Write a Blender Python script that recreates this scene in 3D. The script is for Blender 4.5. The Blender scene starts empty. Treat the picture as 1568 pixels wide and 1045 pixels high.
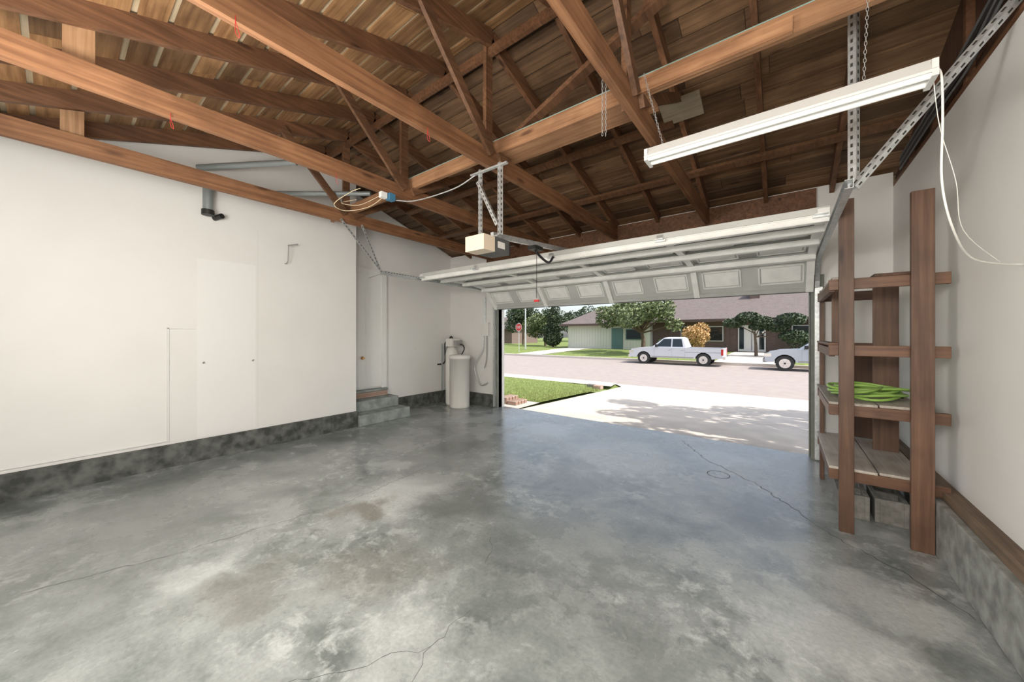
import bpy, math, random
from mathutils import Vector, Matrix
random.seed(7)
scene = bpy.context.scene

# ------------------------------------------------------------------ materials
def new_mat(name):
    m = bpy.data.materials.new(name); m.use_nodes = True
    nt = m.node_tree
    return m, nt, nt.nodes['Principled BSDF']

def plain(name, col, rough=0.6, metal=0.0, emis=0.0, noise=0.0, nscale=8.0, bump=0.0):
    m, nt, b = new_mat(name)
    b.inputs['Base Color'].default_value = (*col, 1)
    b.inputs['Roughness'].default_value = rough
    b.inputs['Metallic'].default_value = metal
    if emis > 0:
        b.inputs['Emission Color'].default_value = (*col, 1)
        b.inputs['Emission Strength'].default_value = emis
    tc = nt.nodes.new('ShaderNodeTexCoord')
    n = nt.nodes.new('ShaderNodeTexNoise'); n.inputs['Scale'].default_value = nscale
    n.inputs['Detail'].default_value = 6
    nt.links.new(tc.outputs['Object'], n.inputs['Vector'])
    if noise > 0:
        r = nt.nodes.new('ShaderNodeValToRGB')
        r.color_ramp.elements[0].position = 0.36; r.color_ramp.elements[1].position = 0.64
        r.color_ramp.elements[0].color = (*[c*(1-noise) for c in col], 1)
        r.color_ramp.elements[1].color = (*[min(1, c*(1+noise)) for c in col], 1)
        nt.links.new(n.outputs['Fac'], r.inputs['Fac'])
        nt.links.new(r.outputs['Color'], b.inputs['Base Color'])
    if bump > 0:
        bp = nt.nodes.new('ShaderNodeBump'); bp.inputs['Strength'].default_value = bump
        bp.inputs['Distance'].default_value = 0.02
        nt.links.new(n.outputs['Fac'], bp.inputs['Height'])
        nt.links.new(bp.outputs['Normal'], b.inputs['Normal'])
    return m

def wood(name, dark, light, axis='Y', rough=0.65, vary=0.35, bands=22, knots=True, weather=0.5):
    m, nt, b = new_mat(name)
    N = nt.nodes; L = nt.links
    tc = N.new('ShaderNodeTexCoord'); mp = N.new('ShaderNodeMapping')
    sc = {'X': (0.9, bands, bands), 'Y': (bands, 0.9, bands), 'Z': (bands, bands, 0.9)}[axis]
    mp.inputs['Scale'].default_value = sc
    geo = N.new('ShaderNodeNewGeometry')
    add = N.new('ShaderNodeVectorMath'); add.operation = 'ADD'
    mul = N.new('ShaderNodeMath'); mul.operation = 'MULTIPLY'; mul.inputs[1].default_value = 37.0
    L.new(geo.outputs['Random Per Island'], mul.inputs[0])
    L.new(tc.outputs['Object'], mp.inputs['Vector'])
    L.new(mp.outputs['Vector'], add.inputs[0]); L.new(mul.outputs[0], add.inputs[1])
    n = N.new('ShaderNodeTexNoise'); n.inputs['Scale'].default_value = 1.6; n.inputs['Detail'].default_value = 9
    n.inputs['Distortion'].default_value = 0.25; n.inputs['Roughness'].default_value = 0.62
    L.new(add.outputs[0], n.inputs['Vector'])
    r = N.new('ShaderNodeValToRGB')
    r.color_ramp.elements[0].position = 0.34; r.color_ramp.elements[1].position = 0.66
    r.color_ramp.elements[0].color = (*dark, 1); r.color_ramp.elements[1].color = (*light, 1)
    L.new(n.outputs['Fac'], r.inputs['Fac'])
    hsv = N.new('ShaderNodeHueSaturation')
    mr = N.new('ShaderNodeMapRange'); mr.inputs['To Min'].default_value = 1 - vary; mr.inputs['To Max'].default_value = 1 + vary
    L.new(geo.outputs['Random Per Island'], mr.inputs['Value'])
    L.new(mr.outputs[0], hsv.inputs['Value']); L.new(r.outputs['Color'], hsv.inputs['Color'])
    out = hsv.outputs['Color']
    wn = N.new('ShaderNodeTexNoise'); wn.inputs['Scale'].default_value = 3.5; wn.inputs['Detail'].default_value = 6
    L.new(tc.outputs['Object'], wn.inputs['Vector'])
    wr = N.new('ShaderNodeValToRGB'); wr.color_ramp.elements[0].position = 0.38; wr.color_ramp.elements[1].position = 0.58
    wr.color_ramp.elements[0].color = (0.52, 0.48, 0.45, 1); wr.color_ramp.elements[1].color = (1, 1, 1, 1)
    L.new(wn.outputs['Fac'], wr.inputs['Fac'])
    wm = N.new('ShaderNodeMixRGB'); wm.blend_type = 'MULTIPLY'; wm.inputs['Fac'].default_value = weather
    L.new(out, wm.inputs['Color1']); L.new(wr.outputs['Color'], wm.inputs['Color2'])
    out = wm.outputs['Color']
    if knots:
        mp2 = N.new('ShaderNodeMapping')
        sc2 = {'X': (1.6, 6, 6), 'Y': (6, 1.6, 6), 'Z': (6, 6, 1.6)}[axis]
        mp2.inputs['Scale'].default_value = sc2
        L.new(tc.outputs['Object'], mp2.inputs['Vector'])
        v = N.new('ShaderNodeTexVoronoi'); v.inputs['Scale'].default_value = 1.0
        L.new(mp2.outputs['Vector'], v.inputs['Vector'])
        kr = N.new('ShaderNodeValToRGB')
        kr.color_ramp.elements[0].position = 0.06; kr.color_ramp.elements[1].position = 0.15
        kr.color_ramp.elements[0].color = (0.28, 0.22, 0.2, 1); kr.color_ramp.elements[1].color = (1, 1, 1, 1)
        L.new(v.outputs['Distance'], kr.inputs['Fac'])
        mx = N.new('ShaderNodeMixRGB'); mx.blend_type = 'MULTIPLY'; mx.inputs['Fac'].default_value = 0.85
        L.new(out, mx.inputs['Color1']); L.new(kr.outputs['Color'], mx.inputs['Color2'])
        out = mx.outputs['Color']
    L.new(out, b.inputs['Base Color'])
    b.inputs['Roughness'].default_value = rough
    bp = N.new('ShaderNodeBump'); bp.inputs['Strength'].default_value = 0.15; bp.inputs['Distance'].default_value = 0.01
    L.new(n.outputs['Fac'], bp.inputs['Height']); L.new(bp.outputs['Normal'], b.inputs['Normal'])
    return m

def concrete_floor():
    m, nt, b = new_mat('sealed_concrete')
    N = nt.nodes; L = nt.links
    tc = N.new('ShaderNodeTexCoord')
    def noise(scale, detail, dist, off=0, sc=(1, 1, 1), rough=0.6):
        mp = N.new('ShaderNodeMapping'); mp.inputs['Location'].default_value = (off, off*0.7, 0)
        mp.inputs['Scale'].default_value = sc
        n = N.new('ShaderNodeTexNoise'); n.inputs['Scale'].default_value = scale
        n.inputs['Detail'].default_value = detail; n.inputs['Distortion'].default_value = dist
        n.inputs['Roughness'].default_value = rough
        L.new(tc.outputs['Object'], mp.inputs['Vector']); L.new(mp.outputs['Vector'], n.inputs['Vector'])
        return n
    def ramp(src, p0, p1, c0, c1):
        r = N.new('ShaderNodeValToRGB'); r.color_ramp.elements[0].position = p0; r.color_ramp.elements[1].position = p1
        r.color_ramp.elements[0].color = c0; r.color_ramp.elements[1].color = c1
        L.new(src, r.inputs['Fac']); return r
    a = noise(1.5, 10, 0.25, 0, (1, 1, 1), 0.62).outputs['Fac']
    ra = ramp(a, 0.37, 0.65, (0.145, 0.165, 0.157, 1), (0.37, 0.395, 0.385, 1))
    k = ra.color_ramp.elements.new(0.47); k.color = (0.225, 0.246, 0.238, 1)
    k = ra.color_ramp.elements.new(0.55); k.color = (0.290, 0.311, 0.303, 1)
    s = noise(6.5, 10, 0.3, 11, (1, 1, 1), 0.70).outputs['Fac']
    big = noise(1.0, 3, 0.2, 5).outputs['Fac']
    rs = ramp(s, 0.50, 0.62, (0, 0, 0, 1), (0.8, 0.8, 0.8, 1))
    rb = ramp(big, 0.46, 0.58, (0.12, 0.12, 0.12, 1), (1, 1, 1, 1))
    mm = N.new('ShaderNodeMixRGB'); mm.blend_type = 'MULTIPLY'; mm.inputs['Fac'].default_value = 1
    L.new(rs.outputs['Color'], mm.inputs['Color1']); L.new(rb.outputs['Color'], mm.inputs['Color2'])
    m1 = N.new('ShaderNodeMixRGB'); m1.inputs['Color2'].default_value = (0.48, 0.505, 0.495, 1)
    L.new(mm.outputs['Color'], m1.inputs['Fac']); L.new(ra.outputs['Color'], m1.inputs['Color1'])
    out = m1.outputs['Color']
    df = ramp(noise(8.0, 9, 0.4, 31, (1, 1, 1), 0.72).outputs['Fac'], 0.52, 0.64, (1, 1, 1, 1), (0.55, 0.57, 0.55, 1))
    mdf = N.new('ShaderNodeMixRGB'); mdf.blend_type = 'MULTIPLY'
    big2 = ramp(noise(0.9, 3, 0.2, 47).outputs['Fac'], 0.45, 0.58, (0.1, 0.1, 0.1, 1), (0.9, 0.9, 0.9, 1))
    L.new(big2.outputs['Color'], mdf.inputs['Fac'])
    L.new(out, mdf.inputs['Color1']); L.new(df.outputs['Color'], mdf.inputs['Color2']); out = mdf.outputs['Color']
    nz = noise(2.2, 9, 0.2, 17, (1, 1, 1), 0.62)
    sub = N.new('ShaderNodeVectorMath'); sub.operation = 'SUBTRACT'; sub.inputs[1].default_value = (0.5, 0.5, 0.5)
    L.new(nz.outputs['Color'], sub.inputs[0])
    scl = N.new('ShaderNodeVectorMath'); scl.operation = 'SCALE'; scl.inputs['Scale'].default_value = 1.0
    L.new(sub.outputs[0], scl.inputs[0])
    wp = N.new('ShaderNodeVectorMath'); wp.operation = 'ADD'
    L.new(tc.outputs['Object'], wp.inputs[0]); L.new(scl.outputs[0], wp.inputs[1])
    sepw = N.new('ShaderNodeSeparateXYZ'); L.new(wp.outputs[0], sepw.inputs[0])
    comw = N.new('ShaderNodeCombineXYZ'); L.new(sepw.outputs[0], comw.inputs[0]); L.new(sepw.outputs[1], comw.inputs[1])
    dark = (0.10, 0.112, 0.105, 1); brown = (0.165, 0.148, 0.115, 1); pale = (0.55, 0.575, 0.565, 1)
    for (x, y, r, col, st) in ((-2.85, 1.95, 0.46, pale, 0.75), (-2.85, 1.64, 0.22, brown, 0.75), (-2.35, 2.25, 0.42, dark, 0.62),
                               (-2.05, 1.25, 0.34, brown, 0.38), (-2.5, 0.75, 0.26, brown, 0.40), (-1.25, 2.2, 0.80, dark, 0.38),
                               (-3.75, 0.35, 0.75, dark, 0.58), (-0.3, 3.45, 0.40, dark, 0.55), (-4.7, 0.7, 0.6, dark, 0.45),
                               (0.15, 2.35, 0.36, pale, 0.55), (0.45, 2.9, 0.26, pale, 0.5), (-1.45, 1.0, 0.26, pale, 0.32),
                               (-1.6, 4.3, 0.7, pale, 0.45), (-3.0, 4.7, 0.5, pale, 0.5), (-0.6, 4.9, 0.4, pale, 0.4), (-3.6, 2.4, 0.22, pale, 0.5),  # pale patches nearest the door paint in the opening's reflected light
                               (-3.4, 3.3, 0.45, dark, 0.45), (-4.6, 3.0, 0.5, dark, 0.4), (-1.7, 3.2, 0.4, dark, 0.38), (-3.0, 0.15, 0.4, dark, 0.42),
                               (-0.6, 1.6, 0.35, dark, 0.35), (-2.0, 3.7, 0.25, dark, 0.4), (-2.9, 0.55, 0.22, pale, 0.45), (-1.9, 0.6, 0.22, pale, 0.35)):
        dn = N.new('ShaderNodeVectorMath'); dn.operation = 'DISTANCE'; dn.inputs[1].default_value = (x, y, 0)
        L.new(comw.outputs[0], dn.inputs[0])
        mr = N.new('ShaderNodeMapRange'); mr.interpolation_type = 'SMOOTHSTEP'
        mr.inputs['From Min'].default_value = r*0.45; mr.inputs['From Max'].default_value = r*1.25
        mr.inputs['To Min'].default_value = st; mr.inputs['To Max'].default_value = 0
        L.new(dn.outputs['Value'], mr.inputs['Value'])
        mx = N.new('ShaderNodeMixRGB'); mx.inputs['Color2'].default_value = col
        L.new(mr.outputs[0], mx.inputs['Fac']); L.new(out, mx.inputs['Color1']); out = mx.outputs['Color']
    g = noise(45, 6, 0, 3).outputs['Fac']
    rg = N.new('ShaderNodeMapRange'); rg.inputs['From Min'].default_value = 0.3; rg.inputs['From Max'].default_value = 0.7
    rg.inputs['To Min'].default_value = 0.86; rg.inputs['To Max'].default_value = 1.14
    L.new(g, rg.inputs['Value'])
    m3 = N.new('ShaderNodeMixRGB'); m3.blend_type = 'MULTIPLY'; m3.inputs['Fac'].default_value = 1
    L.new(out, m3.inputs['Color1']); L.new(rg.outputs[0], m3.inputs['Color2'])
    v = N.new('ShaderNodeTexVoronoi'); v.inputs['Scale'].default_value = 2.6
    L.new(tc.outputs['Object'], v.inputs['Vector'])
    pr = ramp(v.outputs['Distance'], 0.014, 0.020, (0.7, 0.7, 0.7, 1), (0, 0, 0, 1))
    m4 = N.new('ShaderNodeMixRGB'); m4.inputs['Color2'].default_value = (0.7, 0.7, 0.68, 1)
    L.new(pr.outputs['Color'], m4.inputs['Fac']); L.new(m3.outputs['Color'], m4.inputs['Color1'])
    L.new(m4.outputs['Color'], b.inputs['Base Color'])
    rr = N.new('ShaderNodeMapRange'); rr.inputs['To Min'].default_value = 0.22; rr.inputs['To Max'].default_value = 0.5
    L.new(s, rr.inputs['Value']); L.new(rr.outputs[0], b.inputs['Roughness'])
    b.inputs['Coat Weight'].default_value = 0.8
    rr2 = N.new('ShaderNodeMapRange'); rr2.inputs['From Min'].default_value = 0.38; rr2.inputs['From Max'].default_value = 0.62
    rr2.inputs['To Min'].default_value = 0.10; rr2.inputs['To Max'].default_value = 0.36
    L.new(a, rr2.inputs['Value']); L.new(rr2.outputs[0], b.inputs['Coat Roughness'])
    bp = N.new('ShaderNodeBump'); bp.inputs['Strength'].default_value = 0.06; bp.inputs['Distance'].default_value = 0.01
    L.new(s, bp.inputs['Height']); L.new(bp.outputs['Normal'], b.inputs['Normal'])
    return m

def leafmat(name, c1, c2):
    m, nt, b = new_mat(name)
    geo = nt.nodes.new('ShaderNodeNewGeometry'); r = nt.nodes.new('ShaderNodeValToRGB')
    r.color_ramp.elements[0].color = (*c1, 1); r.color_ramp.elements[1].color = (*c2, 1)
    nt.links.new(geo.outputs['Random Per Island'], r.inputs['Fac'])
    nt.links.new(r.outputs['Color'], b.inputs['Base Color'])
    b.inputs['Roughness'].default_value = 0.6
    return m

def bricklike(name, c1, c2, mortar, sx, sy, axis='XZ', bw=0.5, rh=0.25):
    m, nt, b = new_mat(name)
    tc = nt.nodes.new('ShaderNodeTexCoord'); sp = nt.nodes.new('ShaderNodeSeparateXYZ'); cb = nt.nodes.new('ShaderNodeCombineXYZ')
    nt.links.new(tc.outputs['Object'], sp.inputs[0])
    nt.links.new(sp.outputs[axis[0]], cb.inputs[0]); nt.links.new(sp.outputs[axis[1]], cb.inputs[1])
    br = nt.nodes.new('ShaderNodeTexBrick'); br.inputs['Scale'].default_value = sx
    br.inputs['Color1'].default_value = (*c1, 1); br.inputs['Color2'].default_value = (*c2, 1); br.inputs['Mortar'].default_value = (*mortar, 1)
    br.inputs['Mortar Size'].default_value = sy
    br.inputs['Brick Width'].default_value = bw; br.inputs['Row Height'].default_value = rh
    nt.links.new(cb.outputs[0], br.inputs['Vector']); nt.links.new(br.outputs['Color'], b.inputs['Base Color'])
    b.inputs['Roughness'].default_value = 0.85
    return m

M = {}
M['wall'] = plain('painted_drywall', (0.80, 0.793, 0.765), 0.6, noise=0.02, nscale=1.5, bump=0.06)
M['patch'] = plain('patched_drywall', (0.835, 0.83, 0.81), 0.6)
M['seam'] = plain('drywall_seam', (0.745, 0.74, 0.715), 0.7)
M['white'] = plain('white_paint', (0.80, 0.80, 0.78), 0.4)
M['fixture'] = plain('fixture_enamel', (0.62, 0.62, 0.60), 0.35)
M['doorwhite'] = plain('garage_door_paint', (0.50, 0.51, 0.48), 0.4, noise=0.04, nscale=5)
M['strut'] = plain('strut_steel', (0.80, 0.80, 0.77), 0.4, 0.0, noise=0.05)
M['galv'] = plain('galvanized_steel', (0.60, 0.62, 0.62), 0.38, 0.6, noise=0.12, nscale=30)
M['dark'] = plain('black_rubber', (0.02, 0.02, 0.02), 0.5)
M['hole'] = plain('dark_slot', (0.04, 0.035, 0.03), 0.8)
M['crack'] = plain('floor_crack_dark', (0.09, 0.10, 0.09), 0.9)  # dark tone for the floor cracks and ring mark
M['curb'] = plain('dark_footing_concrete', (0.098, 0.104, 0.094), 0.8, noise=0.5, nscale=9, bump=0.4)
M['curb2'] = plain('grey_footing_concrete', (0.26, 0.268, 0.25), 0.85, noise=0.3, nscale=10, bump=0.5)
M['step'] = plain('step_concrete', (0.28, 0.31, 0.29), 0.8, noise=0.2, nscale=8, bump=0.3)
M['beam'] = wood('truss_lumber_y', (0.160, 0.070, 0.030), (0.310, 0.150, 0.070), 'Y', vary=0.14)
M['raft'] = wood('rafter_lumber', (0.095, 0.042, 0.018), (0.210, 0.098, 0.046), 'Y', vary=0.2)
M['beamz'] = wood('truss_lumber_z', (0.25, 0.135, 0.065), (0.38, 0.225, 0.12), 'Z', vary=0.2)
M['webs'] = wood('web_lumber', (0.10, 0.046, 0.021), (0.20, 0.098, 0.047), 'Y', vary=0.2)
M['beamx'] = wood('brace_lumber_x', (0.25, 0.118, 0.056), (0.42, 0.232, 0.12), 'X', vary=0.2)
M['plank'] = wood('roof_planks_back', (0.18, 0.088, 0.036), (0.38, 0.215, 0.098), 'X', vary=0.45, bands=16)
M['plank_shaded'] = wood('roof_planks_front_shaded', (0.098, 0.052, 0.025), (0.225, 0.130, 0.066), 'X', vary=0.45, bands=16)  # darker copy of the planks: dimness of the front slope put into the colour
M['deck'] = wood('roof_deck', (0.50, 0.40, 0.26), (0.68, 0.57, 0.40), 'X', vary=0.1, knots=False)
M['deck_shaded'] = wood('roof_deck_front_shaded', (0.03, 0.02, 0.014), (0.06, 0.04, 0.026), 'X', vary=0.1, knots=False)  # deck darkened likewise, the front slope's shade is in the colour
M['shelf'] = wood('shelf_stained_wood', (0.085, 0.042, 0.025), (0.165, 0.088, 0.052), 'Z', vary=0.2, rough=0.5)
M['shelfx'] = wood('shelf_rail_wood', (0.10, 0.047, 0.027), (0.195, 0.098, 0.054), 'X', vary=0.2, rough=0.5)
M['shelfboard'] = wood('shelf_pale_board', (0.38, 0.34, 0.29), (0.54, 0.50, 0.45), 'Y', vary=0.12, knots=False)
M['plydark'] = wood('dark_plywood', (0.055, 0.028, 0.016), (0.105, 0.052, 0.028), 'Z', vary=0.1)
M['plywood'] = wood('pale_plywood', (0.30, 0.25, 0.18), (0.42, 0.36, 0.27), 'X', vary=0.05, knots=False)
M['trimwood'] = wood('sill_wood', (0.11, 0.075, 0.05), (0.21, 0.15, 0.10), 'Y', vary=0.1)
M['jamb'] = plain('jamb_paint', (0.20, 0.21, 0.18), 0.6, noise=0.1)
M['floor'] = concrete_floor()
M['hose'] = plain('green_hose', (0.30, 0.50, 0.11), 0.4)
M['block'] = plain('cinder_block', (0.22, 0.21, 0.19), 0.9, noise=0.2, nscale=20, bump=0.4)
M['brick'] = bricklike('red_brick', (0.33, 0.20, 0.15), (0.42, 0.28, 0.21), (0.4, 0.37, 0.33), 4, 0.02)
M['tank'] = plain('tank_plastic', (0.78, 0.765, 0.72), 0.35)
M['grey'] = plain('grey_plastic', (0.32, 0.32, 0.31), 0.5)
M['dgrey'] = plain('dark_grey_plastic', (0.10, 0.10, 0.10), 0.5)
M['copper'] = plain('brass_knob', (0.55, 0.32, 0.15), 0.3, 0.9)
M['ivory'] = plain('opener_lens', (0.78, 0.65, 0.50), 0.35)
M['blue'] = plain('blue_plastic', (0.05, 0.18, 0.30), 0.4)
M['red'] = plain('red_plastic', (0.5, 0.03, 0.03), 0.4)
M['tubeglow'] = plain('fluorescent_tube', (0.90, 0.90, 0.86), 0.3, emis=0.1)
M['cordw'] = plain('white_cord', (0.76, 0.75, 0.70), 0.5)
M['cordy'] = plain('yellow_cord', (0.66, 0.55, 0.36), 0.5)
M['pipe'] = plain('vent_metal', (0.30, 0.33, 0.33), 0.45, 0.3)
M['teal'] = plain('teal_flashing', (0.25, 0.38, 0.34), 0.5)
M['drive'] = plain('driveway_concrete', (0.62, 0.56, 0.495), 0.85, noise=0.08, nscale=2.5, bump=0.2)
M['street'] = plain('street_asphalt', (0.345, 0.30, 0.28), 0.9, noise=0.05, nscale=3, bump=0.1)
M['curbst'] = plain('street_curb', (0.57, 0.52, 0.465), 0.85, noise=0.06)
M['grass'] = plain('lawn', (0.17, 0.225, 0.055), 0.9, noise=0.3, nscale=6, bump=0.6)
M['blade'] = leafmat('grass_blades', (0.14, 0.22, 0.05), (0.40, 0.41, 0.17))
M['leaf'] = leafmat('leaf_green', (0.05, 0.085, 0.03), (0.21, 0.25, 0.11))
M['leafd'] = leafmat('leaf_dark', (0.018, 0.038, 0.018), (0.07, 0.105, 0.048))
M['leafo'] = leafmat('leaf_orange', (0.42, 0.24, 0.09), (0.68, 0.47, 0.22))
M['bark'] = plain('bark', (0.12, 0.085, 0.06), 0.9, noise=0.3, nscale=12, bump=0.5)
M['shingle'] = bricklike('roof_shingles', (0.145, 0.12, 0.112), (0.19, 0.158, 0.148), (0.11, 0.09, 0.085), 2.0, 0.03, 'XY')
M['siding'] = plain('house_siding', (0.56, 0.58, 0.50), 0.8)
M['hbrick'] = bricklike('house_brick', (0.13, 0.085, 0.07), (0.18, 0.12, 0.10), (0.2, 0.16, 0.14), 4, 0.02)
M['fascia'] = plain('fascia_brown', (0.10, 0.065, 0.055), 0.7)
M['glass'] = plain('dark_glass', (0.02, 0.03, 0.035), 0.05)
M['tealp'] = plain('teal_paint', (0.08, 0.16, 0.145), 0.6)
M['truckpaint'] = plain('silver_white_paint', (0.62, 0.64, 0.68), 0.25, 0.15)
M['carpaint'] = plain('silver_paint', (0.46, 0.50, 0.56), 0.25, 0.3)
M['chrome'] = plain('chrome', (0.75, 0.75, 0.76), 0.15, 1.0)
M['tail'] = plain('tail_lamp', (0.5, 0.02, 0.02), 0.2)

# ------------------------------------------------------------------ mesh builder
class MB:
    def __init__(s):
        s.v = []; s.f = []; s.mi = []; s.mats = []; s.sm = []
    def m(s, k):
        if k not in s.mats: s.mats.append(k)
        return s.mats.index(k)
    def add(s, vs, fs, mat, smooth=False):
        o = len(s.v); s.v += [tuple(p) for p in vs]; i = s.m(mat)
        for f in fs:
            s.f.append([a+o for a in f]); s.mi.append(i); s.sm.append(smooth)
    def box(s, x0, x1, y0, y1, z0, z1, mat):
        vs = [(x0,y0,z0),(x1,y0,z0),(x1,y1,z0),(x0,y1,z0),(x0,y0,z1),(x1,y0,z1),(x1,y1,z1),(x0,y1,z1)]
        s.add(vs, [(0,3,2,1),(4,5,6,7),(0,1,5,4),(1,2,6,5),(2,3,7,6),(3,0,4,7)], mat)
    def beam(s, p, q, w, h, mat, up=(0,0,1)):
        p = Vector(p); q = Vector(q); d = (q-p).normalized(); u = Vector(up)
        side = d.cross(u).normalized(); u = side.cross(d).normalized()
        vs = []
        for c in (p, q):
            for a, b in ((-1,-1),(1,-1),(1,1),(-1,1)):
                vs.append(c + side*a*w/2 + u*b*h/2)
        s.add(vs, [(0,1,2,3),(7,6,5,4),(0,4,5,1),(1,5,6,2),(2,6,7,3),(3,7,4,0)], mat)
    def cyl(s, p, q, r, r2=None, mat='galv', seg=20, caps=True):
        if r2 is None: r2 = r
        p = Vector(p); q = Vector(q); d = (q-p).normalized()
        a = Vector((1,0,0)) if abs(d.x) < 0.9 else Vector((0,1,0))
        e1 = d.cross(a).normalized(); e2 = d.cross(e1)
        vs = []
        for c, rr in ((p, r), (q, r2)):
            for i in range(seg):
                t = 2*math.pi*i/seg
                vs.append(c + e1*math.cos(t)*rr + e2*math.sin(t)*rr)
        s.add(vs, [(i, (i+1) % seg, (i+1) % seg+seg, i+seg) for i in range(seg)], mat, True)
        if caps:
            s.add(vs[:seg], [tuple(range(seg))], mat); s.add(vs[seg:], [tuple(range(seg))], mat)
    def tube(s, pts, r, mat, seg=8, sub=6):
        pts = [Vector(p) for p in pts]
        P = []
        if sub > 1 and len(pts) > 2:
            for i in range(len(pts)-1):
                p0 = pts[max(i-1,0)]; p1 = pts[i]; p2 = pts[i+1]; p3 = pts[min(i+2, len(pts)-1)]
                for j in range(sub):
                    t = j/sub
                    P.append(0.5*((2*p1)+(p2-p0)*t+(2*p0-5*p1+4*p2-p3)*t*t+(-p0+3*p1-3*p2+p3)*t**3))
            P.append(pts[-1])
        else: P = pts
        vs = []; n = len(P)
        prev = None
        for i, c in enumerate(P):
            d = (P[min(i+1,n-1)]-P[max(i-1,0)]).normalized()
            a = prev if prev is not None else (Vector((0,0,1)) if abs(d.z) < 0.9 else Vector((1,0,0)))
            e1 = d.cross(a).normalized(); e2 = e1.cross(d).normalized(); prev = e2
            for k in range(seg):
                t = 2*math.pi*k/seg
                vs.append(c + e1*math.cos(t)*r + e2*math.sin(t)*r)
        fs = []
        for i in range(n-1):
            for k in range(seg):
                fs.append((i*seg+k, i*seg+(k+1)%seg, (i+1)*seg+(k+1)%seg, (i+1)*seg+k))
        s.add(vs, fs, mat, True)
    def prism(s, poly, axis, a, b, mat):
        def P(p, c):
            return {'X': (c,p[0],p[1]), 'Y': (p[0],c,p[1]), 'Z': (p[0],p[1],c)}[axis]
        n = len(poly)
        vs = [P(p,a) for p in poly]+[P(p,b) for p in poly]
        fs = [tuple(range(n)), tuple(range(2*n-1, n-1, -1))]+[(i,(i+1)%n,(i+1)%n+n,i+n) for i in range(n)]
        s.add(vs, fs, mat)
    def build(s, name, bevel=0, loc=None, rotz=0, parent=None):
        me = bpy.data.meshes.new(name); me.from_pydata(s.v, [], s.f)
        for k in s.mats: me.materials.append(M[k])
        for p, i, sm in zip(me.polygons, s.mi, s.sm):
            p.material_index = i; p.use_smooth = sm
        me.validate(); me.update()
        import bmesh
        bm = bmesh.new(); bm.from_mesh(me); bmesh.ops.recalc_face_normals(bm, faces=bm.faces); bm.to_mesh(me); bm.free()
        ob = bpy.data.objects.new(name, me); scene.collection.objects.link(ob)
        if loc: ob.location = loc
        ob.rotation_euler[2] = rotz
        if bevel:
            md = ob.modifiers.new('bevel', 'BEVEL'); md.width = bevel; md.segments = 2; md.limit_method = 'ANGLE'
        if parent: ob.parent = parent
        return ob

def quick(name, *boxes, bevel=0):
    b = MB()
    for bx in boxes: b.box(*bx)
    return b.build(name, bevel)

# ------------------------------------------------------------------ dimensions
XL, XR = -6.1, 0.95
XLN = -5.55
YB, YF = -0.65, 5.60
RY = 2.48
ZR0, SL = 3.18, 0.32
EV = 6.02
def zr(y): return ZR0 + SL*(min(y-YB, YF-y) if YB <= y <= YF else -max(YB-y, y-YF))
PL = 0.15
DX0, DX1, DH = -4.66, 0.26, 2.12

# ------------------------------------------------------------------ shell
quick('floor', (XL-0.15, XR+0.15, YB-0.15, 5.75, -0.12, 0.0, 'floor'))
quick('wall_back', (XL-0.15, XR+0.15, YB-0.15, YB, 0, 3.3, 'wall'))
b = MB()
b.prism([(YB, 0), (3.02, 0), (3.02, zr(3.02)+0.13), (RY, zr(RY)+0.13), (YB, zr(YB)+0.13)], 'X', XL-0.15, XLN, 'wall')
b.build('wall_left')
b = MB()
b.prism([(3.021, 0), (5.75, 0), (5.75, zr(5.75)+0.13), (3.021, zr(3.02)+0.13)], 'X', XL-0.15, XL, 'wall')
b.build('wall_left_recess')
quick('wall_right', (XR, XR+0.15, YB, 5.75, 0, 3.12, 'wall'))
b = MB()
b.prism([(YB, 3.12), (5.75, 3.12), (5.75, zr(5.75)+0.13), (RY, zr(RY)+0.13), (YB, zr(YB)+0.13)], 'X', XR+0.04, XR+0.15, 'plydark')
b.box(XR, XR+0.10, YB, 5.6, 3.12, 3.16, 'raft')
for i in range(9):
    y = YB+0.35+i*0.66
    b.box(XR, XR+0.04, y, y+0.045, 3.16, zr(y)+0.02, 'raft')
b.build('wall_right_gable')
quick('wall_front', (XL, DX0, YF, YF+0.15, 0, 3.28, 'wall'))
quick('wall_front', (DX1, XR, YF, YF+0.15, 0, 3.28, 'wall'))
quick('wall_front', (DX0, DX1, YF, YF+0.15, DH, 3.28, 'wall'))
b = MB(); b.box(DX0-0.3, DX1+0.05, YF-0.04, YF-0.002, 2.50, 3.26, 'raft')
b.build('door_header_beam')

# ceiling: skip sheathing planks on a deck
b = MB()
def roofslab(y0, y1, off0, off1, mat, x0=-6.6, x1=1.5):
    z0, z1 = zr(y0)+PL, zr(y1)+PL
    b.prism([(y0, z0+off0), (y1, z1+off0), (y1, z1+off1), (y0, z0+off1)], 'X', x0, x1, mat)
y = -1.2
random.seed(3)
while y < EV-0.1:
    w = random.choice([0.12, 0.15, 0.15, 0.19])
    back = y < RY
    y2 = min(y+w, EV)
    if y < RY < y2: y2 = RY
    xs = [-6.6]
    while xs[-1] < 1.5: xs.append(xs[-1]+random.uniform(1.2, 3.2))
    xs[-1] = 1.5
    for i in range(len(xs)-1):
        if xs[i+1] - xs[i] > 0.05: roofslab(y, y2-0.004, 0.0, 0.019, 'plank' if back else 'plank_shaded', xs[i]+0.002, xs[i+1]-0.002)
    y = y2 + (0.030 if back else 0.016)
    if y2 == RY: y = RY+0.005
roofslab(-1.2, RY, 0.02, 0.04, 'deck'); roofslab(RY, EV, 0.02, 0.04, 'deck_shaded')
roofslab(-1.2, RY, 0.041, 0.07, 'shingle'); roofslab(RY, EV, 0.041, 0.07, 'shingle')
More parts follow.
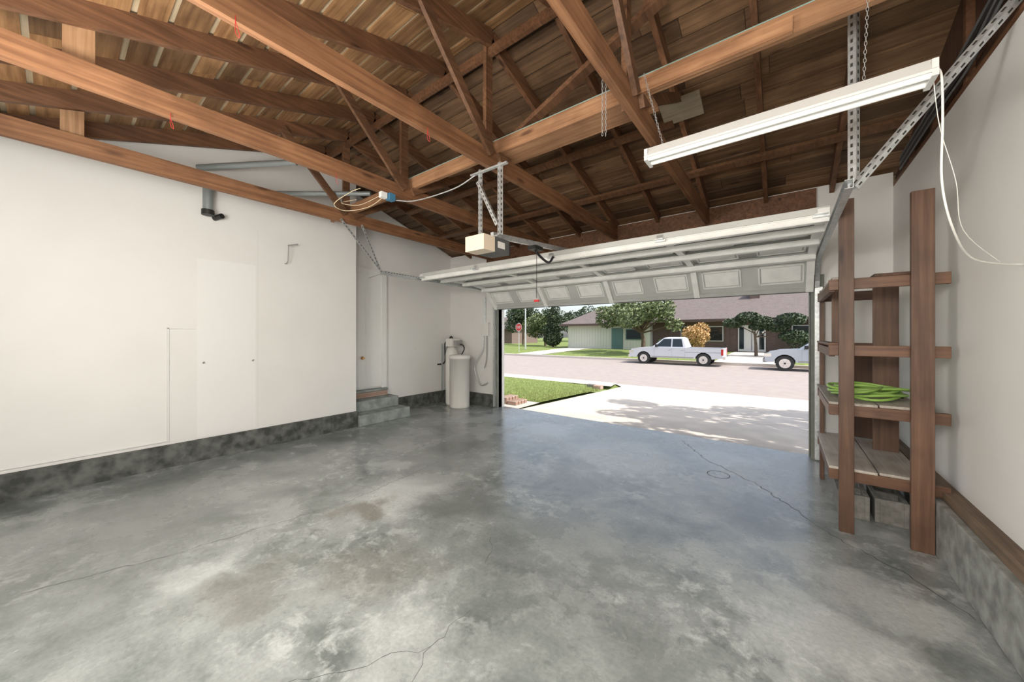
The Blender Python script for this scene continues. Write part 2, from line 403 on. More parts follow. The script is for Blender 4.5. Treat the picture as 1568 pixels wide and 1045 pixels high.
b.build('ceiling')

# trusses
CZ0, CZ1 = 3.04, 3.20
for X in (-4.78, -3.45, -2.15, -0.84):
    b = MB()
    b.box(X-0.025, X+0.025, YB, YF-0.05, CZ0, CZ1, 'beam')
    e = 0.075
    b.beam((X, YB, zr(YB)+e), (X, RY, zr(RY)+e), 0.045, PL, 'raft')
    b.beam((X, RY, zr(RY)+e), (X, YF+0.3, zr(YF+0.3)+e), 0.045, PL, 'raft')
    b.box(X-0.065, X-0.026, RY-0.045, RY+0.045, CZ0+0.03, zr(RY)+0.08, 'webs')
    b.beam((X+0.045, RY-0.05, CZ1-0.05), (X+0.045, 1.65, zr(1.65)+0.06), 0.035, 0.085, 'webs')
    b.beam((X+0.045, RY+0.05, CZ1-0.05), (X+0.045, 3.75, zr(3.75)+0.06), 0.035, 0.085, 'webs')
    if X < -3: b.box(X-0.066, X-0.026, 0.03, 0.16, CZ0+0.02, zr(0.1)+0.10, 'beamz')
    b.build('roof_truss')
for X in (-5.45, -4.12, -2.80, -1.5, -0.18, 0.45):
    b = MB(); e = 0.075
    b.beam((X, YB, zr(YB)+e), (X, RY, zr(RY)+e), 0.045, PL, 'raft')
    b.beam((X, RY, zr(RY)+e), (X, YF+0.3, zr(YF+0.3)+e), 0.045, PL, 'raft')
    b.build('roof_rafter')
b = MB(); b.box(-5.5, 0.93, RY-0.02, RY+0.02, zr(RY)-0.08, zr(RY)+0.0, 'raft'); b.build('ridge_board')
b = MB()
for (yy, x0, x1) in ((3.9, -5.4, -0.9), (4.7, -5.9, 0.9)):
    b.beam((x0, yy, zr(yy)-0.03), (x1, yy, zr(yy)-0.03), 0.09, 0.04, 'webs', (0, 0.3, 1))
b.build('roof_purlin')
b = MB()
b.box(-5.4, 0.90, 2.54, 2.58, CZ1, CZ1+0.13, 'beamx')
b.box(-2.2, -0.75, 2.585, 2.80, CZ1, CZ1+0.03, 'beamx')
b.box(-3.6, 0.9, 2.54, 2.575, CZ1+0.131, CZ1+0.138, 'teal')
b.box(-0.95, 0.04, 2.50, 2.535, CZ1-0.01, CZ1+0.08, 'beamx')
b.build('longitudinal_brace')
b = MB()
b.beam((-2.15, 2.64, 3.30), (-0.18, 2.64, 4.10), 0.04, 0.09, 'webs', (0,1,0.01))
b.beam((-3.45, 2.64, 3.30), (-4.85, 2.64, 4.05), 0.04, 0.09, 'webs', (0,1,0.01))
b.build('sway_brace')

# ------------------------------------------------------------------ footings / trims
quick('baseboard_left', (XLN, XLN+0.05, YB, 3.02, 0, 0.25, 'curb'))
quick('baseboard_left', (XL, XL+0.05, 4.01, YF, 0, 0.25, 'curb'))
quick('baseboard_front', (XL+0.05, DX0-0.12, YF-0.05, YF, 0, 0.25, 'curb'))
quick('baseboard_right', (0.82, XR, YB, YF, 0, 0.37, 'curb2'), bevel=0.008)
b = MB(); b.box(0.86, XR-0.001, YB, YF, 0.371, 0.425, 'trimwood'); b.build('trim_1')
b = MB()
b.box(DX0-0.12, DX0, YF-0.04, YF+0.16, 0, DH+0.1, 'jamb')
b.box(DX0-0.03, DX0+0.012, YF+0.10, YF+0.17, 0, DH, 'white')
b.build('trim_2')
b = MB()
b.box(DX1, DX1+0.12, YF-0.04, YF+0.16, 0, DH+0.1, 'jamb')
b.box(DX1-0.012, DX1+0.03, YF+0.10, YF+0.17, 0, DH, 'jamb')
b.build('trim_3')

# floor cracks: thin jagged strips
b = MB()
random.seed(9)
def crack(pts, w=0.0022, jag=0.018):
    P = []
    for i in range(len(pts)-1):
        p, q = Vector((*pts[i], 0)), Vector((*pts[i+1], 0)); n = max(2, int((q-p).length/0.045))
        for k in range(n):
            c = p.lerp(q, k/n); P.append(c+Vector((random.uniform(-jag, jag), random.uniform(-jag, jag), 0)) if k else c)
    P.append(Vector((*pts[-1], 0)))
    for i in range(len(P)-1):
        d = (P[i+1]-P[i]).normalized(); nrm = Vector((-d.y, d.x, 0)); ww = w*random.uniform(0.5, 1.1)
        z = Vector((0, 0, 0.0008))
        b.add([P[i]-nrm*ww+z, P[i+1]-nrm*ww+z, P[i+1]+nrm*ww+z, P[i]+nrm*ww+z], [(0,1,2,3)], 'crack')
crack([(-1.35, 1.38), (-1.345, 1.107), (-1.27, 0.94), (-1.2, 0.75)], 0.0016)
crack([(-1.345, 1.107), (-1.48, 0.93), (-1.56, 0.774), (-1.70, 0.60)], 0.0016)
crack([(-1.14, 5.43), (-0.75, 4.8), (-0.18, 4.27), (0.34, 3.48), (0.62, 3.25), (0.80, 2.95)], 0.0035, 0.02)
crack([(-3.5, -0.12), (-3.3, 0.5), (-3.19, 1.1), (-3.1, 1.6), (-3.16, 2.17), (-3.3, 3.2), (-3.47, 4.78)], 0.0020)
crack([(-1.72, 1.98), (-1.60, 1.85), (-1.55, 1.72)], 0.0018)
for k in range(24):
    a0 = 2*math.pi*k/24; a1 = 2*math.pi*(k+0.85)/24; r = 0.10
    b.add([(-0.555+rr*math.cos(a), 4.35+rr*math.sin(a), 0.0008) for rr, a in ((r, a0), (r, a1), (r+0.008, a1), (r+0.008, a0))], [(0,1,2,3)], 'crack')
b.build('floor_crack')

# ------------------------------------------------------------------ house door + steps
b = MB()
X0 = XL+0.002
b.box(X0, XL+0.035, 3.03, 3.80, 0.53, 2.62, 'white')
b.box(X0, XL+0.06, 3.80, 3.90, 0.50, 2.72, 'white')
b.box(X0, XL+0.06, 3.03, 3.80, 2.62, 2.72, 'white')
for z0, z1 in ((0.72, 1.35), (1.5, 2.4)):
    for y0, y1 in ((3.14, 3.40), (3.48, 3.72)):
        b.box(XL+0.035, XL+0.04, y0, y1, z0, z1, 'white')
b.cyl((XL+0.035, 3.40, 1.08), (XL+0.08, 3.40, 1.08), 0.012, mat='copper')
b.cyl((XL+0.07, 3.40, 1.08), (XL+0.12, 3.40, 1.08), 0.032, 0.022, mat='copper')
b.build('door_1')
b = MB()
b.box(X0, -5.45, 3.03, 4.0, 0, 0.18, 'step')
b.box(X0, -5.73, 3.03, 3.95, 0.18, 0.36, 'step')
b.box(X0, -5.98, 3.03, 3.88, 0.36, 0.46, 'brick')
b.box(X0, -5.96, 3.03, 3.88, 0.46, 0.50, 'step')
b.build('entry_steps', bevel=0.008)

# ------------------------------------------------------------------ garage door (rolled up)
b = MB()
GX0, GX1 = DX0-0.02, DX1+0.02
def section(pa, pb, strutpos):
    ya, za = pa; yb, zb = pb
    d = Vector((0, yb-ya, zb-za)); Ls = d.length; d.normalize()
    n = Vector((0, -d.z, d.y))
    if n.z > 0 : n = -n
    O = Vector((0, ya, za))
    def slab(x0, x1, s0, s1, n0, n1, mat):
        vs = []
        for nn in (n0, n1):
            for (x, s) in ((x0,s0),(x1,s0),(x1,s1),(x0,s1)):
                p = O + d*s + n*nn; vs.append((x, p.y, p.z))
        b.add(vs, [(0,1,2,3),(7,6,5,4),(0,4,5,1),(1,5,6,2),(2,6,7,3),(3,7,4,0)], mat)
    slab(GX0, GX1, 0.004, Ls-0.004, -0.012, 0.0, 'doorwhite')
    slab(GX0, GX1, 0.004, 0.05, 0, 0.04, 'doorwhite')
    slab(GX0, GX1, Ls-0.05, Ls-0.004, 0, 0.04, 'doorwhite')
    W = GX1-GX0; nb = 8
    for i in range(nb+1):
        x = GX0 + W*i/nb
        if i in (0, nb):
            x0 = GX0 if i == 0 else GX1-0.07; slab(x0, x0+0.07, 0, Ls, 0, 0.045, 'strut')
        elif i % 2 == 0:
            slab(x-0.035, x+0.035, 0.004, Ls-0.004, 0, 0.045, 'strut')
    for i in range(nb):
        x0 = GX0+W*i/nb+0.09; x1 = GX0+W*(i+1)/nb-0.09
        s0, s1 = 0.12, Ls-0.12; t = 0.014
        slab(x0, x1, s0, s0+t, 0, 0.014, 'strut'); slab(x0, x1, s1-t, s1, 0, 0.014, 'strut')
        slab(x0, x0+t, s0, s1, 0, 0.014, 'strut'); slab(x1-t, x1, s0, s1, 0, 0.014, 'strut')
        slab(x0+0.03, x1-0.03, s0+0.03, s1-0.03, 0, 0.006, 'strut')
    for sp in strutpos:
        slab(GX0, GX1, sp, sp+0.09, 0.04, 0.048, 'strut')
        slab(GX0, GX1, sp+0.012, sp+0.02, 0.048, 0.095, 'strut')
        slab(GX0, GX1, sp+0.07, sp+0.078, 0.048, 0.095, 'strut')
        slab(GX0, GX1, sp+0.012, sp+0.078, 0.092, 0.098, 'strut')
    for i in range(0, nb+1, 2):
        x = min(max(GX0+W*i/nb, GX0+0.05), GX1-0.05)
        slab(x-0.04, x+0.04, Ls-0.07, Ls+0.05, 0.045, 0.052, 'galv')
        slab(x-0.05, x+0.05, Ls-0.012, Ls+0.004, 0.045, 0.066, 'galv')
section((5.53, 2.04), (5.20, 2.42), [])
section((5.20, 2.42), (4.68, 2.49), [0.02])
section((4.68, 2.49), (4.15, 2.495), [0.02])
section((4.15, 2.495), (3.62, 2.48), [0.02, 0.42])
b.box(GX0, GX1, 5.525, 5.55, 2.01, 2.05, 'dark')
b.build('garage_door')

# tracks
def perf(b, p, q, w, t=0.003, up=(0,0,1), other=None, step=0.05):
    b.beam(p, q, t, w, 'galv', up)
    p = Vector(p); q = Vector(q); d = (q-p).normalized(); u = Vector(up)
    side = d.cross(u).normalized(); u = side.cross(d).normalized()
    b.beam(p+u*w/2+side*w/2, q+u*w/2+side*w/2, w, t, 'galv', up)
    L = (q-p).length; k = step/2
    while k < L:
        c = p+d*k
        b.beam(c-d*step*0.22, c+d*step*0.22, t+0.002, w*0.3, 'hole', up)
        c2 = c+u*w/2+side*w/2
        b.beam(c2-d*step*0.22, c2+d*step*0.22, w*0.3, t+0.002, 'hole', up)
        k += step
for X, sgn in ((DX0-0.055, -1), (DX1+0.055, 1)):
    b = MB()
    prof = [(5.535, 0.02), (5.535, 1.95)]
    for i in range(1, 8):
        a = math.pi/2*i/8
        prof.append((5.535-0.42*(1-math.cos(a)), 1.98+0.42*math.sin(a)))
    prof.append((5.10, 2.40)); prof.append((2.95, 2.42))
    for i in range(len(prof)-1):
        p, q = prof[i], prof[i+1]
        b.beam((X+sgn*0.02, p[0], p[1]), (X+sgn*0.02, q[0], q[1]), 0.003, 0.055, 'galv', (0, 1, 0.01) if i == 0 else (0,0.4,1))
        for o in (-0.026, 0.026):
            dv = Vector((0, q[0]-p[0], q[1]-p[1])).normalized(); nn = Vector((0, -dv.z, dv.y))*o
            b.beam((X, p[0]+nn.y, p[1]+nn.z), (X, q[0]+nn.y, q[1]+nn.z), 0.04, 0.003, 'galv', (0, -dv.z, dv.y))
    for z in (0.3, 0.9, 1.5, 2.0):
        b.box(X-0.01 if sgn < 0 else X, X+0.03 if sgn < 0 else X+0.05, 5.54, 5.56, z, z+0.07, 'galv')
    if sgn > 0:
        perf(b, (X+0.03, 5.3, 2.42), (X+0.03, 3.0, 2.44), 0.035)
        perf(b, (X+0.02, 3.02, 2.40), (X+0.02, 3.02, zr(3.02)+0.1), 0.04, up=(1,-0.6,0))
        perf(b, (X+0.02, 3.0, 2.42), (0.935, 2.95, 3.22), 0.035, up=(0.8,-0.6,0.0))
    else:
        perf(b, (X, 5.3, 2.42), (X, 3.0, 2.44), 0.03)
        perf(b, (X, 2.97, 2.42), (X, 2.35, 3.06), 0.03, up=(0,1,1))
        perf(b, (X-0.02, 2.97, 2.42), (X-0.02, 2.66, 3.06), 0.03, up=(0,1,1))
        b.beam((X, 3.0, 2.42), (XL+0.02, 3.56, 2.56), 0.03, 0.003, 'galv')
    b.build('door_track')
b = MB()
b.cyl((DX0-0.1, 5.46, 2.80), (DX1+0.1, 5.46, 2.80), 0.013, mat='galv')
b.cyl((-3.2, 5.46, 2.80), (-2.3, 5.46, 2.80), 0.028, mat='dark')
b.cyl((-2.1, 5.46, 2.80), (-1.2, 5.46, 2.80), 0.028, mat='dark')
for x in (DX0-0.08, -2.2, DX1+0.02): b.box(x-0.02, x+0.02, 5.42, 5.558, 2.76, 2.86, 'galv')
b.build('torsion_spring')

# ------------------------------------------------------------------ opener
b = MB()
ox = -2.16
b.box(ox-0.11, ox+0.11, 2.40, 2.62, 2.25, 2.385, 'dgrey')
b.box(ox-0.112, ox+0.112, 2.26, 2.41, 2.245, 2.38, 'ivory')
b.box(ox-0.10, ox+0.10, 2.62, 2.65, 2.26, 2.37, 'dark')
b.box(ox+0.11, ox+0.114, 2.45, 2.55, 2.29, 2.35, 'tank')
b.box(ox-0.13, ox+0.13, 2.42, 2.48, 2.385, 2.40, 'galv')
b.build('garage_door_opener', bevel=0.016)
b = MB()
b.beam((ox, 2.5, 2.435), (ox, 5.54, 2.70), 0.035, 0.05, 'galv')
b.box(ox-0.05, ox+0.05, 3.15, 3.3, 2.43, 2.47, 'dark')
b.tube([(ox, 3.2, 2.45), (ox, 3.32, 2.38), (ox, 3.5, 2.34), (ox, 3.60, 2.42)], 0.014, 'dark')
b.cyl((ox+0.02, 3.22, 2.44), (ox+0.02, 3.22, 1.90), 0.003, mat='dark', seg=6)
b.box(ox-0.01, ox+0.05, 3.21, 3.23, 1.86, 1.885, 'red')
perf(b, (ox-0.12, 2.45, 2.405), (ox-0.12, 2.45, 3.06), 0.028, up=(1,-0.4,0))
perf(b, (ox+0.12, 2.45, 2.405), (ox+0.12, 2.45, 3.06), 0.035, up=(1,-0.4,0))
perf(b, (ox-0.12, 2.45, 2.95), (ox+0.12, 2.45, 2.50), 0.028, up=(0,-1,0))
b.beam((ox-0.22, 2.45, 3.03), (ox+0.22, 2.45, 3.03), 0.03, 0.015, 'galv')
b.build('opener_rail')
b = MB()
pts = [(ox-0.15, 2.43, 3.01), (-2.6, 2.42, 2.95), (-3.1, 2.35, 2.93), (-3.35, 2.28, 2.97)]
b.tube(pts, 0.006, 'galv')
b.box(-3.42, -3.35, 2.20, 2.27, 2.96, 3.03, 'blue'); b.box(-3.43, -3.38, 2.12, 2.19, 2.97, 3.03, 'white')
b.tube([(-3.42, 2.16, 2.98), (-3.6, 2.1, 2.90), (-3.8, 1.95, 2.86), (-3.75, 1.8, 2.88), (-3.6, 1.9, 3.0), (-3.5, 1.95, 3.03)], 0.0035, 'cordy')
b.tube([(-3.42, 2.14, 3.0), (-3.7, 2.05, 2.93), (-3.9, 1.95, 2.97), (-3.85, 2.1, 3.04)], 0.003, 'cordy')
b.build('extension_cord')

# ------------------------------------------------------------------ fluorescent fixture
b = MB()
fx0, fx1, fy, fz = -0.70, 0.52, 2.34, 2.63
b.prism([(fy-0.03, fz+0.06), (fy+0.03, fz+0.06), (fy+0.065, fz+0.0), (fy+0.065, fz-0.012), (fy+0.03, fz+0.02), (fy-0.03, fz+0.02), (fy-0.065, fz-0.012), (fy-0.065, fz)], 'X', fx0, fx1, 'fixture')
for o in (-0.035, 0.035):
    b.cyl((fx0+0.02, fy+o, fz-0.008), (fx1-0.02, fy+o, fz-0.008), 0.017, mat='tubeglow')
for x in (fx0, fx1-0.02): b.box(x, x+0.02, fy-0.062, fy+0.062, fz-0.028, fz+0.045, 'fixture')
def chain(b, p, q, r=0.012):
    p = Vector(p); q = Vector(q); L = (q-p).length; n = int(L/(r*2.2)); d = (q-p)/n
    for i in range(n):
        c = p+d*(i+0.5); ang = 0 if i % 2 else math.pi/2
        e = Vector((math.cos(ang), math.sin(ang), 0))
        lp = [c + e*math.cos(t)*r*0.55 + Vector((0,0,1))*math.sin(t)*r*1.35 for t in [2*math.pi*k/8 for k in range(9)]]
        b.tube(lp, r*0.14, 'grey', seg=5, sub=1)
chain(b, (-0.60, 2.34, fz+0.06), (-0.72, 2.34, CZ1), 0.009)
chain(b, (0.30, 2.34, fz+0.06), (0.36, 2.34, zr(2.34)+0.14), 0.009)
b.build('fluorescent_light')
b = MB(); chain(b, (-0.88, 2.05, 3.20), (-0.88, 2.05, 2.72), 0.009); chain(b, (-0.88, 2.10, 3.20), (-0.88, 2.10, 2.74), 0.009); b.build('hanging_chain')
b = MB()
b.tube([(0.515, 2.34, 2.66), (0.535, 2.32, 2.62), (0.53, 2.28, 2.4), (0.53, 2.29, 2.15), (0.58, 2.38, 1.97), (0.70, 2.65, 1.87), (0.85, 2.85, 1.85), (0.935, 2.93, 1.85), (0.943, 2.7, 1.80), (0.943, 2.3, 1.6), (0.943, 2.2, 1.3)], 0.004, 'cordw')
b.tube([(0.515, 2.34, 2.66), (0.56, 2.45, 2.45), (0.62, 2.5, 2.2), (0.68, 2.65, 2.0), (0.85, 2.85, 1.856)], 0.0015, 'cordw')
b.box(0.935, 0.949, 2.16, 2.24, 1.22, 1.34, 'white')
b.build('power_cord')
b = MB()
for k in range(5):
    o = k*0.03
    b.tube([(0.935, 2.75, 3.24+o*2.0), (0.93, 3.1, 3.30+o), (0.93, 3.5, 3.2+o*1.5), (0.93, 4.2, 3.2+o), (0.93, 5.2, 3.17+o)], 0.009, 'dark' if k % 2 else 'dgrey')
b.build('cable_bundle')
b = MB(); b.beam((-0.98, 3.78, zr(3.78)-0.03), (-0.62, 3.78, zr(3.78)-0.03), 0.26, 0.03, 'plywood', (0,0.32,1)); b.build('plywood_panel')

# ------------------------------------------------------------------ storage shelf
b = MB()
sy1 = 4.95
b.box(0.335, 0.42, 3.66, 3.70, 0, 2.53, 'shelf')
b.box(0.705, 0.815, 3.645, 3.685, 0, 2.50, 'shelf')
b.box(0.30, 0.335, sy1-0.09, sy1, 0, 1.96, 'shelf')
b.box(0.74, 0.80, sy1-0.09, sy1, 0, 1.93, 'shelf')
levels = [1.93, 1.42, 0.96, 0.46]
for i, z in enumerate(levels):
    b.box(0.28, 0.90, 3.703, 3.742, z-0.08, z-0.0, 'shelfx')
    b.box(0.28, 0.815, sy1-0.13, sy1-0.092, z-0.09, z, 'shelfx')
    b.box(0.285, 0.32, 3.742, sy1-0.13, z-0.09, z-0.02, 'shelfx')
    if i == 0:
        b.box(0.30, 0.40, 3.72, sy1, z, z+0.02, 'shelfboard')
        b.box(0.53, 0.80, 3.70, 3.90, z, z+0.022, 'plydark')
    elif i == 1:
        b.box(0.28, 0.34, 3.74, sy1, z, z+0.018, 'shelfx')
    else:
        b.box(0.28, 0.55, 3.70, sy1, z, z+0.02, 'shelfboard')
        b.box(0.56, 0.81, 3.72, sy1, z, z+0.02, 'shelfboard')
b.box(0.63, 0.79, 4.45, 4.48, 0.02, 1.95, 'shelf')
b.box(0.46, 0.815, 4.79, 4.81, 0.50, 0.87, 'plydark')
b.box(0.46, 0.815, 4.79, 4.81, 0.98, 1.36, 'plydark')
b.box(0.36, 0.44, 4.46, 4.50, 1.42, 1.92, 'shelf')
b.build('storage_shelf', bevel=0.003)
b = MB()
pts = []
random.seed(5)
for i in range(6*14):
    t = 2*math.pi*i/14; turn = i/14
    rx = 0.22-0.03*math.sin(turn*2.3); ry = 0.32-0.035*turn+0.02*math.sin(turn*4)
    pts.append((0.545+rx*math.cos(t)*(0.93+0.07*math.sin(turn*3)), 4.12+ry*math.sin(t), 0.992+0.013*turn+0.012*math.sin(t*2+turn*2)+0.01))
b.tube(pts, 0.011, 'hose', sub=3)
b.tube([(0.33, 4.1, 1.0), (0.38, 3.9, 1.03), (0.5, 3.82, 1.06), (0.6, 3.95, 1.08), (0.66, 4.2, 1.06)], 0.011, 'hose')
b.build('garden_hose')
def cblock(x, y, z):
    b = MB(); w, d, h = 0.19, 0.39, 0.19
    b.box(x, x+0.03, y, y+d, z, z+h, 'block'); b.box(x+w-0.03, x+w, y, y+d, z, z+h, 'block')
    for k in (0, d/2-0.015, d-0.03): b.box(x+0.03, x+w-0.03, y+k, y+k+0.03, z, z+h, 'block')
    b.build('cinder_block', bevel=0.003)
cblock(0.36, 4.0, 0); cblock(0.58, 4.02, 0)

# ------------------------------------------------------------------ water softener corner
b = MB()
def lathe(b, cx, cy, prof, mat, seg=36):
    vs = []; fs = []
    for (r, z) in prof:
        for k in range(seg):
            t = 2*math.pi*k/seg; vs.append((cx+r*math.cos(t), cy+r*math.sin(t), z))
    for i in range(len(prof)-1):
        for k in range(seg): fs.append((i*seg+k, i*seg+(k+1)%seg, (i+1)*seg+(k+1)%seg, (i+1)*seg+k))
    b.add(vs, fs, mat, True)
lathe(b, -5.34, 5.15, [(0, 0), (0.20, 0), (0.205, 0.03), (0.21, 1.0), (0.225, 1.0), (0.225, 1.06), (0.20, 1.085), (0, 1.09)], 'tank')
lathe(b, -5.68, 5.24, [(0, 0), (0.12, 0), (0.13, 0.05), (0.13, 1.1), (0.10, 1.2), (0.05, 1.25), (0, 1.25)], 'tank')
b.box(-5.78, -5.58, 5.16, 5.38, 1.25, 1.42, 'tank')
b.box(-5.58, -5.48, 5.20, 5.36, 1.27, 1.38, 'grey')
b.tube([(-5.52, 5.3, 1.3), (-5.40, 5.3, 1.28), (-5.34, 5.28, 1.2), (-5.34, 5.2, 1.08)], 0.012, 'dark')
b.build('water_softener')
b = MB()
b.tube([(-5.80, 5.36, 1.38), (-5.9, 5.45, 1.45), (-6.02, 5.5, 1.4), (-6.03, 5.5, 0.9), (-6.03, 5.5, 0.3)], 0.018, 'dark', sub=4)
b.tube([(-5.80, 5.32, 1.35), (-5.9, 5.4, 1.38), (-6.03, 5.36, 1.30), (-6.03, 5.36, 0.9), (-6.03, 5.15, 0.85)], 0.016, 'dark', sub=4)
b.tube([(-6.0, 5.25, 0.26), (-6.0, 5.25, 0.9), (-6.0, 5.25, 1.3)], 0.014, 'pipe', sub=2)
b.build('water_pipes')
b = MB()
b.box(-5.12, -4.88, 5.52, 5.598, 1.48, 1.76, 'white'); b.box(-5.10, -4.90, 5.512, 5.52, 1.50, 1.74, 'tank')
b.cyl((-5.0, 5.56, 1.76), (-5.0, 5.56, 2.3), 0.014, mat='galv')
b.tube([(-5.05, 5.56, 1.48), (-5.05, 5.55, 1.2), (-5.15, 5.52, 1.0), (-5.25, 5.5, 0.8), (-5.1, 5.5, 0.45), (-4.9, 5.53, 0.5)], 0.012, 'galv')
b.tube([(-4.95, 5.56, 1.48), (-4.95, 5.55, 1.0), (-5.0, 5.54, 0.8)], 0.01, 'grey')
b.build('electrical_box')

# ------------------------------------------------------------------ left wall fittings
b = MB()
xw = XLN+0.001
b.box(xw, xw+0.012, YB+0.02, 0.80, 0.285, 0.30, 'white')
b.box(xw, xw+0.012, 0.785, 0.80, 0.30, 1.58, 'white')
b.box(xw, xw+0.012, 0.785, 1.03, 1.568, 1.58, 'white')
b.box(xw, xw+0.004, 0.780, 0.785, 0.30, 1.58, 'seam')
b.build('wall_conduit', bevel=0.002)
quick('drywall_patch', (xw, xw+0.002, 1.04, 1.63, 0.27, 2.42, 'patch'))
quick('trim_4', (xw, xw+0.001, 1.655, 1.660, 0.27, 2.9, 'seam'))
b = MB()
b.cyl((-5.44, 1.12, 2.95), (-5.44, 1.12, 3.36), 0.05, mat='pipe')
b.cyl((-5.44, 1.12, 2.93), (-5.44, 1.12, 2.99), 0.062, mat='dark')
b.cyl((-5.53, 1.2, 2.93), (-5.42, 1.25, 2.95), 0.03, mat='dark')
b.build('vent_pipe')
b = MB()
b.cyl((-5.54, 1.05, 3.50), (-4.65, 1.78, 3.58), 0.035, mat='pipe')
b.cyl((-5.54, 1.7, 3.40), (-4.4, 2.60, 3.40), 0.03, mat='pipe')
b.build('conduit_pipe')
b = MB(); b.tube([(xw, 1.98, 2.50), (xw+0.10, 1.98, 2.52), (xw+0.12, 1.98, 2.75)], 0.006, 'grey', sub=2); b.cyl((xw+0.10,1.98,2.74),(xw+0.12,2.1,2.78),0.008,mat='grey'); b.build('wall_hook')
b = MB(); b.cyl((xw, 1.10, 1.16), (xw+0.03, 1.10, 1.17), 0.01, mat='grey'); b.cyl((xw, 1.60, 1.16), (xw+0.03, 1.60, 1.17), 0.01, mat='grey'); b.build('wall_peg')
b = MB(); b.box(XL+0.001, XL+0.008, 4.55, 4.63, 1.15, 1.27, 'white'); b.box(XL+0.008, XL+0.03, 4.57, 4.61, 1.18, 1.24, 'tank'); b.build('light_switch')
for (x, y) in ((-2.12, 0.54), (-3.42, 0.50), (-2.12, 1.71), (-3.42, 1.66)):
    b = MB(); b.tube([(x, y, 3.06), (x+0.01, y, 3.02), (x+0.015, y+0.01, 2.98), (x+0.01, y+0.015, 2.955), (x, y, 2.98), (x+0.005, y, 3.05)], 0.0015, 'red'); b.build('red_tie_string')

# ------------------------------------------------------------------ outside ground
def strip(name, poly, mat):
    b = MB(); b.add(poly, [tuple(range(len(poly)))], mat); return b.build(name)
strip('driveway', [(-4.25, 5.752, -0.012), (1.9, 5.752, -0.012), (1.9, 12.9, -0.34), (2.6, 13.3, -0.40), (-5.2, 13.3, -0.40), (-4.45, 12.0, -0.30)], 'drive')
b = MB()
b.add([(-60, 5.76, -0.035), (6, 5.76, -0.035), (6, 13.2, -0.42), (-60, 13.2, -0.42)], [(0,1,2,3)], 'grass')
b.add([(-20, 6.6, 0.0), (-4.3, 6.6, 0.0), (-4.35, 9.8, -0.12), (-5.0, 10.6, -0.15), (-6.5, 11.0, -0.17), (-20, 11.0, -0.17)], [(0,1,2,3,4,5)], 'grass')
random.seed(11)
for i in range(30000):
    x = -4.35-random.random()**1.5*9; y = random.uniform(6.65, 10.9)
    if x > -5.2 and y > 10.2: continue
    z = -0.055*(y-6.6)*0.75
    a = random.random()*math.pi; h = random.uniform(0.025, 0.06); w = 0.006
    dx, dy = math.cos(a)*w, math.sin(a)*w
    b.add([(x-dx, y-dy, z-0.01), (x+dx, y+dy, z-0.01), (x+random.uniform(-.02,.02), y+random.uniform(-.02,.02), z+h)], [(0,1,2)], 'blade')
b.build('front_lawn')
b = MB()
b.add([(-60, 11.2, -0.20), (-4.5, 11.2, -0.20), (-4.9, 12.7, -0.28), (-60, 12.7, -0.28)], [(0,1,2,3)], 'curbst')
b.add([(-60, 12.7, -0.28), (-4.9, 12.7, -0.28), (-5.2, 13.3, -0.40), (-60, 13.3, -0.40)], [(0,1,2,3)], 'curbst')
b.add([(-6.4, 5.76, -0.01), (-4.3, 5.76, -0.01), (-4.3, 6.6, -0.01), (-6.4, 6.6, -0.01)], [(0,1,2,3)], 'curbst')
b.build('sidewalk')
SZ = -0.42
strip('street', [(-90, 13.3, SZ), (50, 13.3, SZ), (50, 26.0, SZ), (-90, 26.0, SZ)], 'street')
b = MB()
b.box(-90, 50, 26.0, 26.4, -0.6, -0.26, 'curbst')
b.build('street_curb')
strip('far_lawn', [(-90, 26.4, -0.27), (50, 26.4, -0.27), (50, 34, 0.0), (-90, 34, 0.0)], 'grass')
strip('far_ground', [(-90, 34, 0.0), (50, 34, 0.0), (50, 160, 0.0), (-90, 160, 0.0)], 'grass')
b = MB()
b.add([(-3.6, 26.0, -0.25), (0.3, 26.0, -0.25), (-0.8, 34, 0.02), (-0.8, 36.8, 0.02), (-3.4, 36.8, 0.02), (-3.4, 34, 0.02)], [(0,1,2,3,4,5)], 'drive')
b.add([(-19.6, 26.0, -0.25), (-17.0, 26.0, -0.25), (-16.5, 34, 0.02), (-16.3, 35.9, 0.02), (-19.4, 35.9, 0.02), (-19.4, 34, 0.02)], [(0,1,2,3,4,5)], 'drive')
b.build('neighbor_driveway')
b = MB()
for i in range(4): b.box(-4.75+0.0, -4.52, 6.0+i*0.11, 6.09+i*0.11, -0.005, 0.07, 'brick')
for i in range(4): b.box(-5.0, -4.77, 6.0+i*0.11, 6.09+i*0.11, -0.005, 0.13, 'brick')
b.build('brick_edging', bevel=0.005)
b = MB(); b.box(-4.55, -4.3, 9.9, 10.1, -0.13, -0.02, 'brick'); b.box(-4.9, -4.65, 10.2, 10.35, -0.15, -0.04, 'block'); b.build('edging_stone', bevel=0.02)

